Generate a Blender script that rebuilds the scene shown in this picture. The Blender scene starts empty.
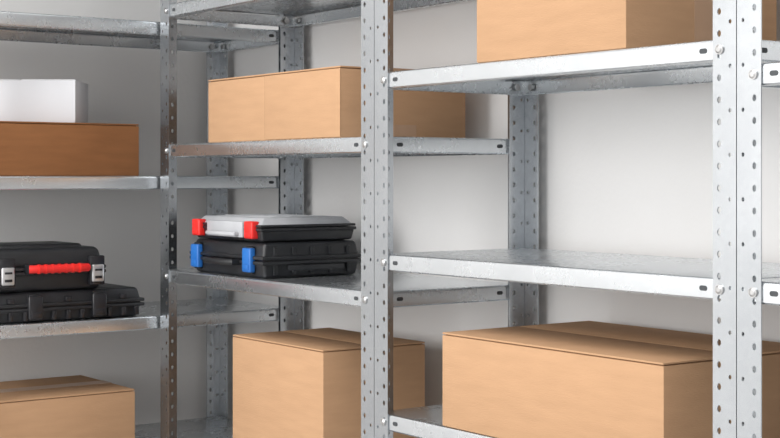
import bpy, bmesh, math, random
from mathutils import Matrix, Vector
random.seed(4)
H = 1.25   # eye height
scene = bpy.context.scene
scene.view_settings.view_transform = 'Standard'

# ------------------------------------------------------------ materials
def new_mat(name):
    m = bpy.data.materials.new(name); m.use_nodes = True
    nt = m.node_tree
    return m, nt, nt.nodes['Principled BSDF']

def noisy(name, c1, c2, scale, rough, metallic=0.0, bump=0.0, bscale=60, stretch=(1,1,1), rough2=None, spec=None, detail=4):
    m, nt, p = new_mat(name)
    tc = nt.nodes.new('ShaderNodeTexCoord')
    mp = nt.nodes.new('ShaderNodeMapping'); mp.inputs['Scale'].default_value = stretch
    nt.links.new(tc.outputs['Object'], mp.inputs['Vector'])
    n = nt.nodes.new('ShaderNodeTexNoise'); n.inputs['Scale'].default_value = scale; n.inputs['Detail'].default_value = detail
    nt.links.new(mp.outputs[0], n.inputs['Vector'])
    r = nt.nodes.new('ShaderNodeValToRGB')
    r.color_ramp.elements[0].position = 0.3; r.color_ramp.elements[1].position = 0.7
    r.color_ramp.elements[0].color = (*c1, 1); r.color_ramp.elements[1].color = (*c2, 1)
    nt.links.new(n.outputs['Fac'], r.inputs['Fac'])
    nt.links.new(r.outputs['Color'], p.inputs['Base Color'])
    p.inputs['Roughness'].default_value = rough; p.inputs['Metallic'].default_value = metallic
    if spec is not None: p.inputs['Specular IOR Level'].default_value = spec
    if rough2 is not None:
        mr = nt.nodes.new('ShaderNodeMapRange'); mr.inputs['To Min'].default_value = rough; mr.inputs['To Max'].default_value = rough2
        nt.links.new(n.outputs['Fac'], mr.inputs['Value']); nt.links.new(mr.outputs[0], p.inputs['Roughness'])
    if bump > 0:
        n2 = nt.nodes.new('ShaderNodeTexNoise'); n2.inputs['Scale'].default_value = bscale
        nt.links.new(mp.outputs[0], n2.inputs['Vector'])
        b = nt.nodes.new('ShaderNodeBump'); b.inputs['Strength'].default_value = bump; b.inputs['Distance'].default_value = 0.002
        nt.links.new(n2.outputs['Fac'], b.inputs['Height']); nt.links.new(b.outputs[0], p.inputs['Normal'])
    return m

def steel(name, lo, hi, r0, r1, metal):
    m, nt, p = new_mat(name)
    tc = nt.nodes.new('ShaderNodeTexCoord')
    v = nt.nodes.new('ShaderNodeTexVoronoi'); v.inputs['Scale'].default_value = 160
    nt.links.new(tc.outputs['Object'], v.inputs['Vector'])
    sep = nt.nodes.new('ShaderNodeSeparateColor'); nt.links.new(v.outputs['Color'], sep.inputs[0])
    n = nt.nodes.new('ShaderNodeTexNoise'); n.inputs['Scale'].default_value = 7; n.inputs['Detail'].default_value = 2
    nt.links.new(tc.outputs['Object'], n.inputs['Vector'])
    mx = nt.nodes.new('ShaderNodeMix'); mx.data_type='FLOAT'; mx.inputs[0].default_value = 0.13
    nt.links.new(n.outputs['Fac'], mx.inputs[2]); nt.links.new(sep.outputs[0], mx.inputs[3])
    r = nt.nodes.new('ShaderNodeValToRGB'); r.color_ramp.elements[0].position=0.2; r.color_ramp.elements[1].position=0.8
    r.color_ramp.elements[0].color=(*lo,1); r.color_ramp.elements[1].color=(*hi,1)
    nt.links.new(mx.outputs[0], r.inputs['Fac']); nt.links.new(r.outputs[0], p.inputs['Base Color'])
    mr = nt.nodes.new('ShaderNodeMapRange'); mr.inputs['To Min'].default_value=r0; mr.inputs['To Max'].default_value=r1
    nt.links.new(mx.outputs[0], mr.inputs['Value']); nt.links.new(mr.outputs[0], p.inputs['Roughness'])
    p.inputs['Metallic'].default_value = metal
    return m

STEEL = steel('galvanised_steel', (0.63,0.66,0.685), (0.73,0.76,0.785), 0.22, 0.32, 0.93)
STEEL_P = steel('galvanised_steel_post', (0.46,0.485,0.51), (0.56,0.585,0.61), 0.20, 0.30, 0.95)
BOLT = noisy('zinc_bolt', (0.5,0.5,0.5), (0.62,0.62,0.62), 40, 0.3, 1.0)
SLOT_SHADE = noisy('slot_dark', (0.05,0.055,0.06), (0.07,0.075,0.08), 40, 0.6, 0.3)  # dark colour painted for the shade inside lip slots; no opening is cut
CARD = noisy('cardboard_tan', (0.445,0.268,0.152), (0.485,0.294,0.168), 14, 0.85, 0, 0.2, 150, (1,1,6), spec=0.2)
CARD_IN = noisy('cardboard_edge', (0.18,0.10,0.05), (0.22,0.12,0.06), 40, 0.9, spec=0.1)
CARD_DK = noisy('cardboard_brown', (0.215,0.092,0.036), (0.25,0.108,0.043), 14, 0.8, 0, 0.2, 150, (1,1,6), spec=0.2)
CARD_WH = noisy('carton_white', (0.66,0.67,0.70), (0.70,0.71,0.74), 9, 0.7, 0, 0.05, 100)
TAPE = noisy('packing_tape', (0.40,0.245,0.15), (0.44,0.275,0.17), 30, 0.3)
TAPE_DK = noisy('packing_tape_brown', (0.22,0.09,0.03), (0.25,0.105,0.035), 30, 0.35)
BLK = noisy('black_plastic', (0.010,0.011,0.013), (0.017,0.018,0.021), 30, 0.42, 0, 0.1, 500)
BLK2 = noisy('black_plastic_gloss', (0.014,0.014,0.017), (0.019,0.019,0.022), 30, 0.25)
GREYP = noisy('grey_lid_plastic', (0.38,0.39,0.41), (0.46,0.47,0.49), 12, 0.25)
RED = noisy('red_plastic', (0.72,0.02,0.018), (0.80,0.03,0.022), 30, 0.35)
BLUE = noisy('blue_plastic', (0.015,0.12,0.42), (0.02,0.15,0.48), 30, 0.35)
SILV = noisy('silver_latch', (0.55,0.55,0.56), (0.66,0.66,0.67), 30, 0.3, 0.8)
WALL = noisy('painted_wall', (0.70,0.69,0.68), (0.73,0.72,0.71), 3, 0.85, 0, 0.12, 120, spec=0.25)
CEIL = noisy('ceiling_paint', (0.80,0.80,0.80), (0.84,0.84,0.84), 3, 0.9)
FLOOR = noisy('concrete_floor', (0.42,0.41,0.40), (0.50,0.49,0.48), 4, 0.55, 0, 0.2, 60)
TRIM = noisy('trim_paint', (0.6,0.6,0.6), (0.64,0.64,0.64), 3, 0.5)

# ------------------------------------------------------------ builder
class B:
    def __init__(s): s.bm = bmesh.new(); s.mats = []
    def mi(s, m):
        if m not in s.mats: s.mats.append(m)
        return s.mats.index(m)
    def absorb(s, t, m):
        i = s.mi(m)
        for f in t.faces: f.material_index = i
        me = bpy.data.meshes.new('t'); t.to_mesh(me); t.free()
        s.bm.from_mesh(me); bpy.data.meshes.remove(me)
    def box(s, c, d, m, bevel=0, seg=2, taper=None, taper_bottom=None, rot=None):
        t = bmesh.new(); bmesh.ops.create_cube(t, size=1)
        for v in t.verts:
            k = (1,1)
            if taper and v.co.z > 0: k = taper
            if taper_bottom and v.co.z < 0: k = taper_bottom
            v.co = Vector((v.co.x*d[0]*k[0], v.co.y*d[1]*k[1], v.co.z*d[2]))
        if bevel > 0:
            bmesh.ops.bevel(t, geom=list(t.edges), offset=bevel, segments=seg, profile=0.5, affect='EDGES')
        M = Matrix.Translation(c)
        if rot: M = M @ rot
        bmesh.ops.transform(t, matrix=M, verts=t.verts)
        s.absorb(t, m)
    def b2(s, lo, hi, m, **k):
        s.box([(a+b)/2 for a,b in zip(lo,hi)], [b-a for a,b in zip(lo,hi)], m, **k)
    def cyl(s, c, r, depth, axis, m, seg=12, r2=None):
        t = bmesh.new(); bmesh.ops.create_cone(t, cap_ends=True, segments=seg, radius1=r, radius2=r if r2 is None else r2, depth=depth)
        q = Vector((0,0,1)).rotation_difference(Vector(axis)).to_matrix().to_4x4()
        bmesh.ops.transform(t, matrix=Matrix.Translation(c) @ q, verts=t.verts)
        s.absorb(t, m)
    def tube(s, pts, r, m, n=10, squash=1.0):
        t = bmesh.new(); pts = [Vector(p) for p in pts]; rings = []
        for i,p in enumerate(pts):
            a = pts[max(i-1,0)]; b = pts[min(i+1,len(pts)-1)]
            tg = (b-a).normalized()
            up = Vector((0,0,1)) if abs(tg.z) < 0.95 else Vector((1,0,0))
            sd = tg.cross(up).normalized(); up = sd.cross(tg).normalized()
            rings.append([t.verts.new(p + sd*math.cos(2*math.pi*k/n)*r + up*math.sin(2*math.pi*k/n)*r*squash) for k in range(n)])
        for i in range(len(rings)-1):
            for k in range(n):
                t.faces.new((rings[i][k], rings[i][(k+1)%n], rings[i+1][(k+1)%n], rings[i+1][k]))
        t.faces.new(rings[0]); t.faces.new(rings[-1])
        bmesh.ops.recalc_face_normals(t, faces=t.faces)
        s.absorb(t, m)
    def obj(s, name, loc=(0,0,0), rotz=0, parent=None, smooth=True):
        me = bpy.data.meshes.new(name); s.bm.to_mesh(me); s.bm.free()
        for m in s.mats: me.materials.append(m)
        if smooth:
            for p in me.polygons: p.use_smooth = True
            me.set_sharp_from_angle(angle=math.radians(35))
        o = bpy.data.objects.new(name, me); scene.collection.objects.link(o)
        o.location = loc; o.rotation_euler = (0,0,rotz)
        if parent: o.parent = parent
        return o

# ------------------------------------------------------------ shelving
FW = 0.034; TH = 0.0016; PITCH = 0.025
def hole_cell(bm, P, a0, a1, b0, b1, rx, ry):
    ca, cb = (a0+a1)/2, (b0+b1)/2
    outer = []
    cs = [(a1,b0),(a1,b1),(a0,b1),(a0,b0)]
    N = 3
    for i in range(4):
        p, q = cs[i], cs[(i+1)%4]
        for k in range(N): outer.append((p[0]+(q[0]-p[0])*k/N, p[1]+(q[1]-p[1])*k/N))
    L = len(outer); inner = []
    for i in range(L):
        an = -math.pi/4 + 2*math.pi*i/L
        inner.append((ca+rx*math.cos(an), cb+ry*math.sin(an)))
    vo = [bm.verts.new(P(*p)) for p in outer]; vi = [bm.verts.new(P(*p)) for p in inner]
    for i in range(L):
        j = (i+1) % L
        bm.faces.new((vo[i], vo[j], vi[j], vi[i]))

def make_post(parent, x, y, sx, sy, zt, idx, shelves):
    bm = bmesh.new()
    n = int(zt/PITCH)
    split = 0.45*FW
    for fl in (0,1):
        if fl == 0: P = lambda a,b: (sx*a, 0, b)
        else:       P = lambda a,b: (0, sy*a, b)
        for i in range(n):
            b0 = i*PITCH; b1 = b0+PITCH
            hole_cell(bm, P, split, FW, b0, b1, 0.0028, 0.0039)
        h2 = PITCH/2
        bm.faces.new([bm.verts.new(P(a,b)) for a,b in ((0,0),(split,0),(split,h2),(0,h2))])
        for i in range(n-1):
            b0 = i*PITCH+h2; b1 = b0+PITCH
            if i % 2 == 0: hole_cell(bm, P, 0.002, split, b0, b1, 0.0021, 0.0025)
            else:
                bm.faces.new([bm.verts.new(P(a,b)) for a,b in ((0.002,b0),(split,b0),(split,b1),(0.002,b1))])
            bm.faces.new([bm.verts.new(P(a,b)) for a,b in ((0,b0),(0.002,b0),(0.002,b1),(0,b1))])
        zz = n*PITCH
        bm.faces.new([bm.verts.new(P(a,b)) for a,b in ((0,zz-h2),(split,zz-h2),(split,zz),(0,zz))])
    bmesh.ops.remove_doubles(bm, verts=bm.verts, dist=0.00005)
    bm.normal_update()
    for f in bm.faces:
        nrm = f.normal
        if abs(nrm.y) > 0.5:
            if nrm.y * sy > 0: f.normal_flip()
        else:
            if nrm.x * sx > 0: f.normal_flip()
    me = bpy.data.meshes.new('post_%d' % idx); bm.to_mesh(me); bm.free()
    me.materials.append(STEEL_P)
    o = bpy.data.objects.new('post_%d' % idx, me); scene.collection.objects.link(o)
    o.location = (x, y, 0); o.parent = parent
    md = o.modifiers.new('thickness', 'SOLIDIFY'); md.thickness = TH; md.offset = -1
    b = B()
    for z in shelves:
        zz = z - 0.0125; a = 0.0235
        b.cyl((x+sx*a, y-sy*0.0010, zz), 0.0058, 0.0020, (0,-sy,0), BOLT, 14)
        b.cyl((x+sx*a, y-sy*0.0026, zz), 0.0050, 0.0014, (0,-sy,0), BOLT, 14, r2=0.0030)
        b.cyl((x-sx*0.0003, y+sy*a, zz), 0.0058, 0.0006, (-sx,0,0), BOLT, 14)
        b.cyl((x+sx*a, y+sy*0.0068, zz), 0.006, 0.005, (0,sy,0), BOLT, 6)
        b.cyl((x+sx*0.0068, y+sy*a, zz), 0.006, 0.005, (sx,0,0), BOLT, 6)
    b.obj('post_bolts_%d' % idx, parent=parent)

def stadium(b, c, w, h, axis, m):
    t = bmesh.new(); r = h/2; pts = []
    for k in range(8): an = -math.pi/2+math.pi*k/7; pts.append((w/2-r+r*math.cos(an), r*math.sin(an)))
    for k in range(8): an = math.pi/2+math.pi*k/7; pts.append((-w/2+r+r*math.cos(an), r*math.sin(an)))
    if abs(axis[1]) > 0.5: vs = [t.verts.new((p[0], 0, p[1])) for p in pts]
    else: vs = [t.verts.new((0, p[0], p[1])) for p in pts]
    t.faces.new(vs)
    t.normal_update()
    if t.faces[:][0].normal.dot(Vector(axis)) < 0: t.faces[:][0].normal_flip()
    bmesh.ops.translate(t, verts=t.verts, vec=Vector(c)+Vector(axis)*0.0003)
    b.absorb(t, m)

def make_shelf(parent, x0, x1, y0, y1, z, idx, lip=0.025):
    g = 0.0021
    x0 += g; x1 -= g; y0 += g; y1 -= g
    b = B(); t = bmesh.new(); rings = []
    for ins, dz in ((0.0045,0),(0.002,-0.0006),(0.0006,-0.002),(0,-0.0045),(0,-lip+0.002),(0.0015,-lip),(0.014,-lip)):
        rings.append([t.verts.new(p) for p in ((x0+ins,y0+ins,z+dz),(x1-ins,y0+ins,z+dz),(x1-ins,y1-ins,z+dz),(x0+ins,y1-ins,z+dz))])
    t.faces.new(rings[0])
    for i in range(len(rings)-1):
        for k in range(4):
            t.faces.new((rings[i][(k+1)%4], rings[i][k], rings[i+1][k], rings[i+1][(k+1)%4]))
    t.normal_update()
    b.absorb(t, STEEL)
    o = b.obj('shelf_%d' % idx, parent=parent)
    md = o.modifiers.new('thickness', 'SOLIDIFY'); md.thickness = 0.001; md.offset = -1
    s = B(); zz = z - 0.0125
    for xx in (x0+0.048, x1-0.048):
        for yy, ax in ((y0,(0,-1,0)),(y1,(0,1,0))): stadium(s, (xx,yy,zz), 0.012, 0.006, ax, SLOT_SHADE)
    for yy in (y0+0.048, y1-0.048):
        for xx, ax in ((x0,(-1,0,0)),(x1,(1,0,0))): stadium(s, (xx,yy,zz), 0.012, 0.006, ax, SLOT_SHADE)
    s.obj('shelf_slots_%d' % idx, parent=parent)  # flat dark decals on the lips, shade of the slots in their colour

def unit(x0, x1, y0, y1, zs, top=1.875):
    e = bpy.data.objects.new('metal_shelving_unit', None); scene.collection.objects.link(e)
    g = 0.0006
    x0 += g; x1 -= g
    k = 1
    for (x,y,sx,sy) in ((x0,y0,1,1),(x1,y0,-1,1),(x0,y1,1,-1),(x1,y1,-1,-1)):
        make_post(e, x, y, sx, sy, top, k, zs); k += 1
    for i,z in enumerate(sorted(zs)): make_shelf(e, x0, x1, y0, y1, z, i+1)
    return e

W = 0.30
unit(0, 0.70, 0, W, [H+0.157, H-0.115, H-0.353, H-0.75, 1.85])          # right
unit(-0.70, 0, 0, W, [H+0.325, H+0.062, H-0.174, H-0.53, H-0.95, 1.85])   # middle
unit(0.70, 1.40, 0, W, [H+0.126, H-0.115, H-0.40, H-0.80, 1.85])        # far right
SX1 = -0.704; SX0 = -1.004
unit(SX0, SX1, W-0.70, W, [H+0.295, H+0.002, H-0.263, H-0.52, H-0.95, 1.85])  # along left wall

# ------------------------------------------------------------ boxes
def carton(lo, hi, mat=CARD, tape=TAPE, seam='x', glue=None, top_tape=True, tape_w=0.048, name='cardboard_box', overhang=0.035):
    b = B(); x0,y0,z0 = lo; x1,y1,z1 = hi
    ft = 0.004
    b.b2((x0,y0,z0),(x1,y1,z1-ft), mat, bevel=0.0015, seg=2)
    b.b2((x0+0.004,y0+0.004,z1-ft-0.001),(x1-0.004,y1-0.004,z1-0.0028), CARD_IN)
    gap = 0.0014
    if seam == 'x':
        ym = (y0+y1)/2
        b.b2((x0+0.0005,y0,z1-0.0028),(x1-0.0005,ym-gap,z1), mat, bevel=0.001)
        b.b2((x0+0.0005,ym+gap,z1-0.0028),(x1-0.0005,y1,z1), mat, bevel=0.001)
        if top_tape:
            b.b2((x0-0.0004,ym-tape_w/2,z1-0.0002),(x1+0.0004,ym+tape_w/2,z1+0.0004), tape)
        if overhang > 0:
            b.b2((x1-0.001,ym-tape_w/2,z1-overhang),(x1+0.0005,ym+tape_w/2,z1+0.0003), tape)
            b.b2((x0-0.0005,ym-tape_w/2,z1-overhang),(x0+0.001,ym+tape_w/2,z1+0.0003), tape)
            b.b2((x1-0.001,ym-tape_w/2,z0),(x1+0.0005,ym+tape_w/2,z0+overhang), tape)
    else:
        xm = (x0+x1)/2
        b.b2((x0,y0+0.0005,z1-0.0028),(xm-gap,y1-0.0005,z1), mat, bevel=0.001)
        b.b2((xm+gap,y0+0.0005,z1-0.0028),(x1,y1-0.0005,z1), mat, bevel=0.001)
        if top_tape:
            b.b2((xm-tape_w/2,y0-0.0004,z1-0.0002),(xm+tape_w/2,y1+0.0004,z1+0.0004), tape)
        if overhang > 0:
            b.b2((xm-tape_w/2,y0-0.0005,z1-overhang),(xm+tape_w/2,y0+0.001,z1+0.0003), tape)
    if glue is not None:
        b.b2((glue,y0-0.0014,z0+0.001),(x1,y0+0.001,z1-ft), mat, bevel=0.0005)
        b.b2((glue-0.0016,y0-0.0004,z0+0.002),(glue,y0+0.001,z1-ft), CARD_IN)
    return b.obj(name)

E = 0.0003
carton((0.235,0.006,H+0.157+E),(0.522,0.288,H+0.157+0.25), overhang=0.085, tape_w=0.04)
carton((-0.532,0.010,H+0.062+E),(-0.105,0.262,H+0.175), glue=-0.333, tape_w=0.045, overhang=0.022)
carton((0.162,0.003,H-0.353+E),(0.587,0.288,H-0.220), top_tape=False, overhang=0.0)
carton((-0.479,0.03,H-0.53+E),(-0.185,0.238,H-0.281), overhang=0.0, top_tape=False)
carton((-0.98,-0.37,H+0.002+E),(-0.72,-0.034,H+0.10), mat=CARD_DK, tape=TAPE_DK, seam='y', top_tape=False, overhang=0.0)
carton((-0.975,-0.37,H-0.52+E),(-0.73,-0.0375,H-0.402), seam='y', top_tape=True, tape_w=0.04)
# white carton, stands turned on the brown box (local origin = front right corner)
b = B()
b.b2((-0.14,-0.20,0),(0,0,0.0795), CARD_WH, bevel=0.0012)
b.b2((-0.1405,-0.2005,0.078),(0.0005,-0.1012,0.0805), CARD_WH, bevel=0.0008)
b.b2((-0.1405,-0.0988,0.078),(0.0005,0.0005,0.0805), CARD_WH, bevel=0.0008)
b.obj('white_carton',(-0.745,-0.152,H+0.1008),math.radians(-34))

# ------------------------------------------------------------ hard cases (local: front = -Y, origin front-left-bottom)
def hard_case_low(w, d, h, latch_mat, latch_pos=(0.2,0.8), lid=None):
    b = B(); hm = h*0.5; g = 0.0012
    lidm = lid or BLK
    b.b2((0.004,0.006,0),(w-0.004,d-0.004,hm-g), BLK, bevel=0.006, seg=3, taper_bottom=(0.96,0.95))
    b.b2((0.004,0.006,hm+g),(w-0.004,d-0.004,h), lidm, bevel=0.006, seg=3, taper=(0.96,0.95))
    b.b2((0.006,0.009,hm-0.004),(w-0.006,d-0.007,hm+0.004), BLK2)
    b.b2((0,0.002,hm-0.0075),(w,d,hm-g), BLK, bevel=0.002)
    b.b2((0,0.002,hm+g),(w,d,hm+0.0075), BLK, bevel=0.002)
    b.b2((w*0.1,d*0.12,h-0.002),(w*0.9,d*0.9,h+0.0008), lidm, bevel=0.001)
    n = 5
    for k in range(n):
        yy = d*(0.14+0.72*k/(n-1))
        for xx in (0.002, w-0.006):
            b.b2((xx,yy-0.004,0.006),(xx+0.004,yy+0.004,hm-0.006), BLK, bevel=0.001)
            b.b2((xx,yy-0.004,hm+0.006),(xx+0.004,yy+0.004,h-0.008), BLK, bevel=0.001)
    lw = 0.028
    for f in latch_pos:
        xx = w*f
        b.b2((xx-lw/2,-0.004,hm-0.021),(xx+lw/2,0.008,hm+0.021), latch_mat, bevel=0.003, seg=3)
        b.b2((xx-lw/2+0.004,-0.0055,hm-0.017),(xx+lw/2-0.004,-0.003,hm-0.007), latch_mat, bevel=0.001)
        b.b2((xx-lw/2+0.003,0.002,hm-0.024),(xx+lw/2-0.003,0.009,hm+0.024), BLK, bevel=0.002)
    return b

# M lower case, blue latches
w,d,h = 0.262,0.210,0.061
b = hard_case_low(w,d,h,BLUE,latch_pos=(0.11,0.82))
b.tube([(w*0.32,0.006,h*0.42),(w*0.32,-0.010,h*0.42),(w*0.36,-0.016,h*0.42),(w*0.64,-0.016,h*0.42),(w*0.68,-0.010,h*0.42),(w*0.68,0.006,h*0.42)],0.0055,BLK)
b.b2((w-0.003,d*0.25,0.012),(w+0.003,d*0.8,0.022),BLK,bevel=0.002)
b.obj('black_tool_case',(-0.600,0.006,H-0.174+E))
zt = H-0.174+0.061+0.0018
# M upper organiser case, grey lid and red latches
w,d,h = 0.243,0.200,0.041
b = B()
b.b2((0.002,0.004,0),(w-0.002,d-0.002,0.020), BLK, bevel=0.004, seg=3, taper_bottom=(0.97,0.96))
b.b2((0,0.002,0.018),(w,d,0.0235), BLK, bevel=0.0015)
b.b2((0.001,0.002,0.0245),(w-0.001,d-0.001,0.029), BLK, bevel=0.0015)
b.b2((0.003,0.004,0.027),(w-0.003,d-0.004,h), GREYP, bevel=0.003, seg=3, taper=(0.88,0.86))
b.b2((w*0.24,-0.001,0.006),(w*0.76,0.007,0.034), GREYP, bevel=0.002)
b.b2((0.03,0.035,h-0.001),(w-0.03,d-0.035,h+0.0008), GREYP, bevel=0.0006)
for k in range(4):
    yy = d*(0.26+0.16*k)
    b.b2((0.035,yy-0.0015,h),(w-0.035,yy+0.0015,h+0.0016), GREYP, bevel=0.0005)
for f in (0.10,0.87):
    xx = w*f
    b.b2((xx-0.014,-0.006,0.005),(xx+0.014,0.010,0.035), RED, bevel=0.003, seg=3)
    b.b2((xx-0.010,-0.0075,0.008),(xx+0.010,-0.005,0.015), RED, bevel=0.001)
b.tube([(w*0.3,0.004,0.012),(w*0.3,-0.008,0.012),(w*0.34,-0.012,0.012),(w*0.66,-0.012,0.012),(w*0.7,-0.008,0.012),(w*0.7,0.004,0.012)],0.004,GREYP)
b.obj('organizer_case',(-0.590,0.008,zt))

# S lower black case with ribbed front (faces +X)
w,d,h = 0.335,0.24,0.055
b = hard_case_low(w,d,h,BLK2,latch_pos=(0.35,0.72))
for k in range(12):
    xx = w*(0.05+0.9*k/11)
    b.b2((xx-0.004,0.0,0.004),(xx+0.004,0.012,h*0.5-0.007), BLK2, bevel=0.001)
    if k%2==0: b.b2((xx-0.006,0.0,h*0.5+0.008),(xx+0.006,0.012,h-0.010), BLK2, bevel=0.001)
b.obj('black_tool_case',(-0.707,-0.3625,H-0.263+E),math.radians(90))
# S upper case with red handle and silver latches
zt = H-0.263+0.055+0.0012
w,d,h = 0.228,0.19,0.084
b = B()
b.b2((0.002,0.006,0),(w-0.002,d,0.036), BLK, bevel=0.008, seg=3, taper_bottom=(0.94,0.94))
b.b2((0,0.002,0.030),(w,d+0.002,0.0365), BLK2, bevel=0.002)
b.b2((0,0.002,0.038),(w,d+0.002,0.0445), BLK2, bevel=0.002)
b.b2((0.002,0.006,0.042),(w-0.002,d,h-0.006), BLK, bevel=0.010, seg=4, taper=(0.94,0.90))
b.b2((w*0.14,d*0.16,h-0.012),(w*0.86,d*0.84,h), BLK, bevel=0.004, seg=3, taper=(0.95,0.93))
for f in (0.155,0.91):
    xx = w*f
    b.b2((xx-0.015,-0.004,0.008),(xx+0.015,0.012,0.062), BLK2, bevel=0.003)
    b.b2((xx-0.012,-0.008,0.014),(xx+0.012,0.0,0.046), SILV, bevel=0.003, seg=3)
    b.b2((xx-0.007,-0.0095,0.020),(xx+0.007,-0.006,0.025), BLK2, bevel=0.001)
    b.b2((xx-0.007,-0.0095,0.034),(xx+0.007,-0.006,0.038), BLK2, bevel=0.001)
HZ = 0.042
for f in (0.33,0.78):
    xx = w*f
    b.b2((xx-0.006,-0.016,HZ-0.010),(xx+0.006,0.010,HZ+0.008), BLK, bevel=0.003)
pts = [(w*0.31,-0.016,HZ)]+[(w*(0.33+0.45*k/8),-0.018-0.003*math.sin(math.pi*k/8),HZ) for k in range(9)]+[(w*0.80,-0.016,HZ)]
b.tube(pts,0.0078,RED,n=14,squash=0.95)
for k in range(7):
    xx = w*(0.38+0.34*k/6)
    b.cyl((xx,-0.0205,HZ),0.0086,0.004,(1,0,0),RED,14)
b.obj('black_tool_case_with_red_handle',(-0.705,-0.335,zt),math.radians(90))

# ------------------------------------------------------------ room shell
def slab(name, lo, hi, mat):
    b = B(); b.b2(lo,hi,mat); return b.obj(name, smooth=False)
BW = W+0.022; LW = SX0-0.022; RW = 3.2
slab('floor',(LW-0.1,-4.0,-0.1),(RW,BW+0.1,0.0),FLOOR)
slab('wall_back',(LW-0.1,BW,0.0),(RW,BW+0.1,2.7),WALL)
slab('wall_left',(LW-0.1,-4.0,0.0),(LW,BW,2.7),WALL)
slab('wall_right',(RW,-4.0,0.0),(RW+0.1,BW+0.1,2.7),WALL)  # unseen slab, added to block world light from the right side
slab('ceiling',(LW-0.1,-4.0,2.7),(RW,BW+0.1,2.8),CEIL)
slab('baseboard_back',(LW+0.012,BW-0.012,0.0),(RW,BW,0.07),TRIM)
slab('baseboard_left',(LW,-4.0,0.0),(LW+0.012,BW,0.07),TRIM)

# ------------------------------------------------------------ lights
def area(name, loc, target, sx, sy, power, col=(1,1,1)):
    l = bpy.data.lights.new(name,'AREA'); l.shape='RECTANGLE'; l.size=sx; l.size_y=sy; l.energy=power; l.color=col
    o = bpy.data.objects.new(name,l); scene.collection.objects.link(o); o.location=loc
    o.rotation_euler = (Vector(target)-Vector(loc)).to_track_quat('-Z','Y').to_euler()
    return o
area('ceiling_lamp',(0.5,-1.6,2.66),(0.5,-1.6,0),1.8,1.8,38,(1,0.985,0.97))
area('softbox_lamp',(0.3,-3.4,1.8),(-0.5,0.2,1.2),2.2,1.8,82,(1,0.99,0.98))  # added fill from an unseen source, brightens front faces and the left side
wd = bpy.data.worlds.new('world'); scene.world = wd; wd.use_nodes = True
wd.node_tree.nodes['Background'].inputs[0].default_value = (0.96,0.98,1.0,1)
wd.node_tree.nodes['Background'].inputs[1].default_value = 1.05

# ------------------------------------------------------------ camera
cam = bpy.data.cameras.new('camera'); co = bpy.data.objects.new('camera',cam); scene.collection.objects.link(co)
co.location = (1.794,-1.274,H); co.rotation_euler = (math.radians(90),0,math.radians(54))
cam.sensor_width = 36; cam.lens = 67.4; cam.shift_y = -(219-177)/780.0; cam.clip_start = 0.05
scene.camera = co
